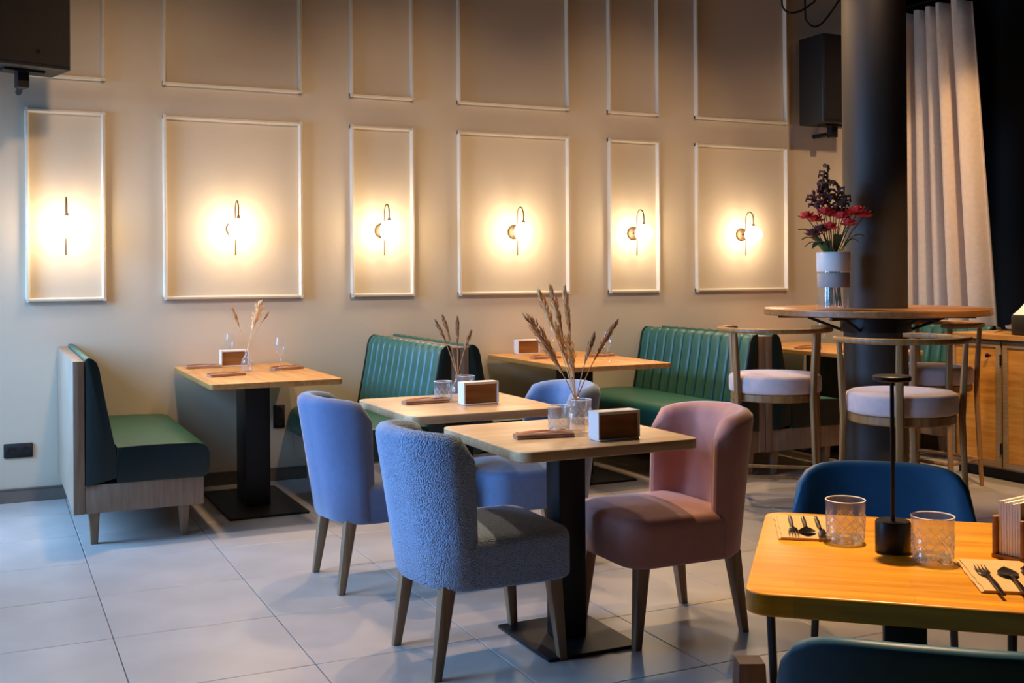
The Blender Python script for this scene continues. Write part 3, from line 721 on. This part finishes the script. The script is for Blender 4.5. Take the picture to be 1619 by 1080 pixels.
k6 = [((854, 468), .45, .010, 'grass_straw', .06), ((872, 462), .45, .010, 'grass_straw', -.02), ((893, 463), .5, .008, 'grass_straw', .1), ((836, 508), .72, .017, 'grass_brown', -.06), ((972, 515), .55, .008, 'grass_brown', .05), ((938, 535), .5, .007, 'grass_brown', -.05), ((898, 540), .7, .015, 'grass_straw', -.03), ((880, 520), .6, .012, 'grass_straw', 0)]
names6 = ['tallest, leaning left', 'tall, second from left', 'tall and upright', 'thick feathery, leaning far left', 'thin, leaning far right', 'short, leaning right', 'short plump upright', 'plump, in the middle']
for q, ((x, y), hd, hw, mt, off) in enumerate(k6): stalk(neck(0), tipd(0, x, y, off), hd, hw, mt, 'dried grass stalk on the front square table, %s' % names6[q], q)
k5 = [((690, 512), .5, .006, 'grass_brown', .03), ((701, 505), .5, .006, 'grass_brown', -.03), ((723, 507), .55, .006, 'grass_brown', 0), ((744, 528), .5, .007, 'grass_brown', .03)]
n5 = ['leftmost', 'second from left', 'upright', 'leaning right']
for q, ((x, y), hd, hw, mt, off) in enumerate(k5): stalk(neck(1), tipd(1, x, y, off), hd, hw, mt, 'brown dried grass stalk on the farther square table, %s' % n5[q], q+20)
k1 = [((411, 482), .6, .024, 'grass_straw', 0), ((367, 489), .5, .007, 'grass_brown', .03), ((423, 497), .3, .005, 'grass_brown', -.03)]
n1_ = ['golden and plump', 'thin, leaning left', 'thin, leaning right']
for q, ((x, y), hd, hw, mt, off) in enumerate(k1): stalk(neck(2), tipd(2, x, y, off), hd, hw, mt, 'dried grass stalk on the left wall table, %s' % n1_[q], q+40)

# cutlery and napkins
def utensil(kind, L=.19, mt='copper'):
    r = empty(kind)
    g = G(); prof = [(0, .0035, .0012), (.3*L, .0042, .0016), (.55*L, .003, .0016), (.66*L, .003, .0014)]
    secs = [[(x, dy, .003+.004*math.sin(PI*x/L)+dz) for dy, dz in rrect(a, b, b*.9, 2)] for x, a, b in prof]; g.loft(secs); g.build('handle', mt, r)
    g = G()
    if kind == 'fork':
        secs = [[(x, dy, z+dz) for dy, dz in rrect(a, .0009, .0008, 2)] for x, a, z in ((.655*L, .003, .0061), (.70*L, .008, .006), (.76*L, .011, .004), (.80*L, .0112, .003))]; g.loft(secs)
        for q in range(4): y = (q-1.5)*.0064; g.tube([(.795*L, y, .003), (.90*L, y, .003), (L, y, .006)], [.0016, .0014, .0007], 6)
        g.build('fork_head', mt, r)
    elif kind == 'spoon':
        secs = []
        for k in range(13):
            t = k/12; x = .655*L+.345*L*t; hw = .003+.016*math.sin(PI*min(1, t*1.02))**.75*(1 if t < .98 else .6); z0 = .006-.003*math.sin(PI*t)
            secs.append([(x, -hw, z0), (x, -hw*.5, z0-.003*math.sin(PI*t)), (x, 0, z0-.004*math.sin(PI*t)), (x, hw*.5, z0-.003*math.sin(PI*t)), (x, hw, z0), (x, hw*.5, z0-.003*math.sin(PI*t)+.001), (x, 0, z0-.004*math.sin(PI*t)+.001), (x, -hw*.5, z0-.003*math.sin(PI*t)+.001)])
        g.loft(secs).build('spoon_bowl', mt, r)
    else:
        secs = [[(x, dy, .0055+dz) for dy, dz in rrect(a, .0008, .0007, 2, c, 0)] for x, a, c in ((.655*L, .003, 0), (.68*L, .007, .001), (.88*L, .0085, .001), (L, .002, -.006))]; g.loft(secs).build('blade', mt, r)
    return r
def napkin(L, W, mt, folds=2, TH=.0075):
    g = G(); o = empty('folded_napkin')
    for k in range(folds):
        secs = []
        for q in range(9):
            x = -L/2+L*q/8
            secs.append([(x, dy+.002*math.sin(3*q+k), .0005+TH*(k+.5)+.0006*math.sin(q*1.3)+dz) for dy, dz in rrect(W/2*(1-.10*k), TH*.47, TH*.45, 2)])
        g = G().loft(secs); g.build('fold', mt, o)
    return o
sets = [((1.70, 3.585), (1.90, 3.555), ZT_, 'napkin_brown', 'front square table'), ((1.70, 4.76), (1.90, 4.77), ZT_, 'napkin_brown', 'farther square table'),
        ((1.10, 7.06), (1.30, 7.07), ZW, 'napkin_brown', 'left wall table by the wall'), ((1.11, 6.40), (1.33, 6.46), ZW, 'napkin_brown', 'left wall table at its left front'), ((1.53, 6.66), (1.74, 6.75), ZW, 'napkin_brown', 'left wall table at its right side'),
        ((3.29, 6.68), (3.49, 6.70), ZW, 'napkin_brown', 'middle wall table at its left side'), ((3.70, 6.66), (3.90, 6.68), ZW, 'napkin_brown', 'middle wall table at its right side'),
        ((5.45, 6.12), (5.66, 6.14), ZW, 'napkin_brown', 'right wall table near the pillar'), ((5.42, 6.55), (5.60, 6.56), ZW, 'napkin_brown', 'right wall table beside the bench')]
n0 = napkin(.215, .062, 'napkin_brown'); f0 = utensil('fork'); kn0 = utensil('table_knife', .205)
for q, (a, b, z, mt, lab) in enumerate(sets):
    a = Vector((a[0], a[1], 0)); b = Vector((b[0], b[1], 0)); c = (a+b)/2; an = math.atan2(b.y-a.y, b.x-a.x); nv = Vector((-math.sin(an), math.cos(an), 0))
    o = n0 if q == 0 else copy_tree(n0); tag(place(o, (c.x, c.y, z+.0004), an), 'folded brown napkin under cutlery on the %s' % lab, 'napkin', 'folded brown napkins')
    o = f0 if q == 0 else copy_tree(f0); p = a+nv*.013; tag(place(o, (p.x-.0, p.y, z+.0166), an), 'copper fork on the napkin of the %s' % lab, 'fork', 'copper forks')
    o = kn0 if q == 0 else copy_tree(kn0); p = a-nv*.013; tag(place(o, (p.x, p.y, z+.0166), an+.03), 'copper knife on the napkin of the %s' % lab, 'knife', 'copper knives')
# cutlery on the oak table: right side set
nr = napkin(.23, .13, 'napkin_cream', 2, .0026); fk = utensil('fork', .20, 'steel_dark'); sp_ = utensil('spoon', .19, 'steel_dark'); kk = utensil('table_knife', .21, 'steel_dark')
ft = at_z(1528, 880, ZT_); fe = at_z(1588, 950, ZT_); an = math.atan2(ft.y-fe.y, ft.x-fe.x); nv = Vector((-math.sin(an), math.cos(an), 0))
c = (ft+fe)/2-nv*.035
tag(place(nr, (c.x, c.y, ZT_+.0004), an), 'cream napkin under the fork and spoon on the oak table', 'napkin')
tag(place(fk, (fe.x, fe.y, ZT_+.0068), an), 'dark steel fork on the cream napkin of the oak table', 'fork')
p = fe-nv*.04; tag(place(sp_, (p.x, p.y, ZT_+.0068), an-.02), 'dark steel spoon beside the fork on the oak table', 'spoon')
p = fe-nv*.072; tag(place(kk, (p.x, p.y, ZT_+.0068), an-.05), 'dark steel knife beside the spoon on the oak table', 'knife')
# left set, seen end on behind the left tumbler
l0 = at_z(1262, 838, ZT_); o = copy_tree(nr); tag(place(o, (l0.x+.02, l0.y-.0, ZT_+.0004), an), 'cream napkin at the far left corner of the oak table', 'napkin')
d = Vector((math.cos(an), math.sin(an), 0)); nv = Vector((-d.y, d.x, 0))
for src, off, lab, cat in ((fk, .03, 'dark steel fork at the far left corner of the oak table', 'fork'), (sp_, 0, 'dark steel spoon at the far left corner of the oak table', 'spoon'), (kk, -.03, 'dark steel knife at the far left corner of the oak table', 'knife')):
    p = l0+Vector((.02, 0, 0))+d*.09+nv*off; o = copy_tree(src); tag(place(o, (p.x, p.y, ZT_+.0068), an+PI), lab, cat)

# cordless lamp on the oak table
lp = at_z(1412, 872, ZT_); r = empty('table_lamp', (lp.x, lp.y, ZT_+.0005)); tag(r, 'black cordless table lamp with cylinder base and thin pole', 'table lamp')
G().lathe([(.001, 0), (.035, 0), (.036, .002), (.036, .062), (.034, .065), (.001, .065)], n=36).build('lamp_base', 'black_metal', r)
G().tube([(0, 0, .064), (0, 0, .362)], .0045, 10).build('pole', 'black_metal', r)
G().lathe([(.001, .371), (.036, .370), (.039, .368), (.039, .360), (.036, .358), (.001, .358)], n=36).build('lamp_head', 'black_metal', r)

# ------------------------------------------------------------------ flower vase on the bar table
vp = at_z(1318, 485, ZBAR); dv = 6.56; q = at_d(1318, 480, dv); VX, VY = q.x, q.y
r = empty('flower_vase', (VX, VY, ZBAR+.0005)); tag(r, 'tall glass vase wrapped in white paper on the bar table', 'vase')
G().lathe([(.05, .004), (.092, 0), (.094, .01), (.090, .10), (.086, .20), (.088, .33), (.085, .33), (.083, .20), (.087, .10), (.090, .012), (.05, .008)], n=32, cap=False).build('glass_body', 'wine_glass', r, 50)
G().lathe([(.0945, .225), (.0965, .228), (.0975, .335), (.0955, .337), (.093, .33), (.0925, .23)], n=32, cap=False).build('white_wrap', 'white_paper', r, 50)
G().lathe([(.0905, .13), (.0925, .132), (.0935, .215), (.0915, .217)], n=32, cap=False).build('grey_wrap', 'grey_paper', r, 50)
VB = Vector((VX, VY, ZBAR))
def stem_pts(tip, rnd):
    a = rnd.uniform(0, 2*PI); b = VB+Vector((math.cos(a)*.05, math.sin(a)*.05, .02)); n = VB+Vector(((tip-VB).x*.22, (tip-VB).y*.22, .34))
    n.x = max(VX-.055, min(VX+.055, n.x)); n.y = max(VY-.055, min(VY+.055, n.y))
    return [b, (b+n)/2, n, (n+tip)/2+Vector((0, 0, .02)), tip]
rnd = random.Random(3)
fl = [((1276, 345), 0), ((1290, 350), .08), ((1305, 338), -.06), ((1318, 342), .06), ((1332, 345), -.08), ((1345, 340), .0), ((1356, 336), -.05), ((1366, 343), -.03), ((1298, 366), -.12), ((1286, 372), -.10), ((1312, 362), -.12), ((1342, 356), -.1)]
fw_ = ['far left', 'left, rear', 'left of the twigs', 'centre, rear', 'centre right', 'right of the centre', 'right, front', 'far right', 'low left', 'lowest left', 'low centre', 'low right']
for k, ((x, y), off) in enumerate(fl):
    tip = at_d(x, y, dv+off); e_ = empty('red_flower', tuple(VB)); tag(e_, 'red flower in the bar table vase, %s' % fw_[k], 'flower', 'red flowers in the vase')
    P = [p-VB for p in stem_pts(tip, rnd)]
    G().tube(P, .0028, 6).build('stem', 'leaf_green', e_)
    g = G(); c = P[-1]
    for ring_, (n, el, ln) in enumerate(((8, .15, .06), (7, .6, .058), (5, 1.1, .046))):
        for j in range(n):
            a = 2*PI*j/n+ring_*.5+rnd.uniform(-.2, .2); d = Vector((math.cos(a)*math.cos(el), math.sin(a)*math.cos(el), math.sin(el))); sd = Vector((-math.sin(a), math.cos(a), 0)); up = d.cross(sd)
            wv = ln*.44
            g.add([c, c+d*ln*.5+sd*wv+up*.004, c+d*ln*.55-up*.004, c+d*ln*.5-sd*wv+up*.004, c+d*ln+up*.006, c+d*ln*.5-up*.007], [(0, 1, 2), (0, 2, 3), (1, 4, 2), (2, 4, 3), (0, 5, 1), (0, 3, 5), (5, 4, 1), (5, 3, 4)])
    g.build('bloom', 'petal_red' if k not in (8, 9) else 'petal_dark', e_, 0)
tw = [((1308, 266), 0), ((1292, 290), .05), ((1325, 292), -.05), ((1286, 312), -.03), ((1332, 315), .05), ((1310, 310), .08)]
tn = ['tallest', 'upper left', 'upper right', 'lower left', 'lower right', 'in the middle']
for k, ((x, y), off) in enumerate(tw):
    tip = at_d(x, y, dv+off); e_ = empty('dark_twig', tuple(VB)); tag(e_, 'dark curly flower twig in the bar table vase, %s' % tn[k], 'twig', 'dark twigs in the vase')
    P = [p-VB for p in stem_pts(tip, rnd)]; G().tube(P, .0028, 6).build('stem', 'twig', e_)
    g = G()
    for j in range(14):
        t = j/13; c = P[3].lerp(P[4], .25+.75*t); a = rnd.uniform(0, 2*PI); d = Vector((math.cos(a), math.sin(a)*.7, .35)).normalized(); ln = rnd.uniform(.035, .06)
        s_ = d.cross(Vector((0, 0, 1))).normalized()
        g.tube([c, c+d*ln*.5+Vector((0, 0, .012)), c+d*ln+Vector((0, 0, .006))+s_*.01, c+d*ln*1.05+Vector((0, 0, -.014))+s_*.012], [.004, .009, .009, .004], 6)
    g.build('curled_buds', 'petal_dark' if k % 2 else 'twig', e_)
lf = [((1262, 362), -.08), ((1268, 378), -.1), ((1272, 390), .05), ((1285, 392), -.12), ((1366, 372), -.02), ((1358, 382), -.06), ((1330, 372), -.1), ((1300, 388), -.13)]
ln_ = ['upper left', 'left', 'lowest left', 'low left front', 'right', 'low right', 'centre right', 'centre front']
for k, ((x, y), off) in enumerate(lf):
    tip = at_d(x, y, dv+off)-VB; e_ = empty('leaf_sprig', tuple(VB)); tag(e_, 'long green leaf drooping from the bar table vase, %s' % ln_[k], 'leaf', 'green leaves in the vase')
    root = Vector((max(-.05, min(.05, tip.x*.3)), max(-.05, min(.05, tip.y*.3)), .33)); secs = []
    sd = (tip-root).cross(Vector((0, 0, 1))).normalized()
    for j in range(9):
        t = j/8; c = root.lerp(tip, t)+Vector((0, 0, .05*math.sin(PI*t))); wv = .005+.026*math.sin(PI*t)**.8
        secs.append([c-sd*wv, c+Vector((0, 0, -.005)), c+sd*wv, c+Vector((0, 0, -.0065))])
    G().loft(secs).build('blade', 'leaf_green', e_, 60)
    G().tube([Vector((root.x*.4, root.y*.4, .03)), root], .002, 6).build('stem', 'leaf_green', e_)

# ------------------------------------------------------------------ things on the sideboard
r = empty('card_terminal', (6.02, 4.965, CT+.0005), 0); tag(r, 'dark counter machine with a white tilted top on the sideboard', 'machine')
slab(.12, .12, 0, .13, .03, .012, 2, 4).build('machine_body', 'black_plastic', r)
g = G().add([(-.10, -.11, .1305), (.11, -.11, .1305), (.11, .11, .1305), (-.10, .11, .1305), (-.06, -.10, .16), (.09, -.10, .27), (.09, .10, .27), (-.06, .10, .16)], [(0, 3, 2, 1), (4, 5, 6, 7), (0, 1, 5, 4), (1, 2, 6, 5), (2, 3, 7, 6), (3, 0, 4, 7)])
g.build('tilted_screen_back', 'white_paper', r, 0)
pp = at_z(1580, 521, CT)
r = empty('snack_tray', (pp.x+.12, pp.y-.02, CT+.0005)); tag(r, 'small pink and brown dish on the sideboard top', 'dish')
G().lathe([(.03, 0), (.05, .004), (.058, .022), (.054, .022), (.045, .008), (.001, .007)], n=24).build('dish', 'stool_fabric', r)
for k in range(3): G().lathe([(.001, .008), (.016, .012), (.02, .022), (.014, .032), (.001, .035)], ((k-1)*.026, .01*(k % 2), 0), 14).build('sweet', 'dark_oak', r)
pp = at_z(1535, 519, CT)
r = empty('leaf_sprig', (6.0, 5.18, CT+.0005)); tag(r, 'green leaf lying on the far end of the sideboard', 'leaf')
secs = []
for j in range(9):
    t = j/8; wv = .003+.02*math.sin(PI*t); secs.append([(.0-wv, .11-.22*t, .004+.02*math.sin(PI*t)), (0, .11-.22*t, .002+.016*math.sin(PI*t)), (wv, .11-.22*t, .004+.02*math.sin(PI*t)), (0, .11-.22*t, .005+.02*math.sin(PI*t))])
G().loft(secs).build('blade', 'leaf_green', r, 60)

# dark tapered wooden post at the lower edge of the picture
q = at_d(1185, 1043, 3.0)
g = G(); secs = [[(x, y, z) for x, y in rrect(h, h, .004, 2)] for h, z in ((.05, 0), (.036, q.z-.004), (.034, q.z))]
r = empty('wooden_post', (q.x, q.y, 0), -YAW); tag(r, 'dark brown tapered wooden post at the lower edge beside the pink chair', 'post')
g.loft(secs).build('post', 'dark_brown_wood', r, 30)
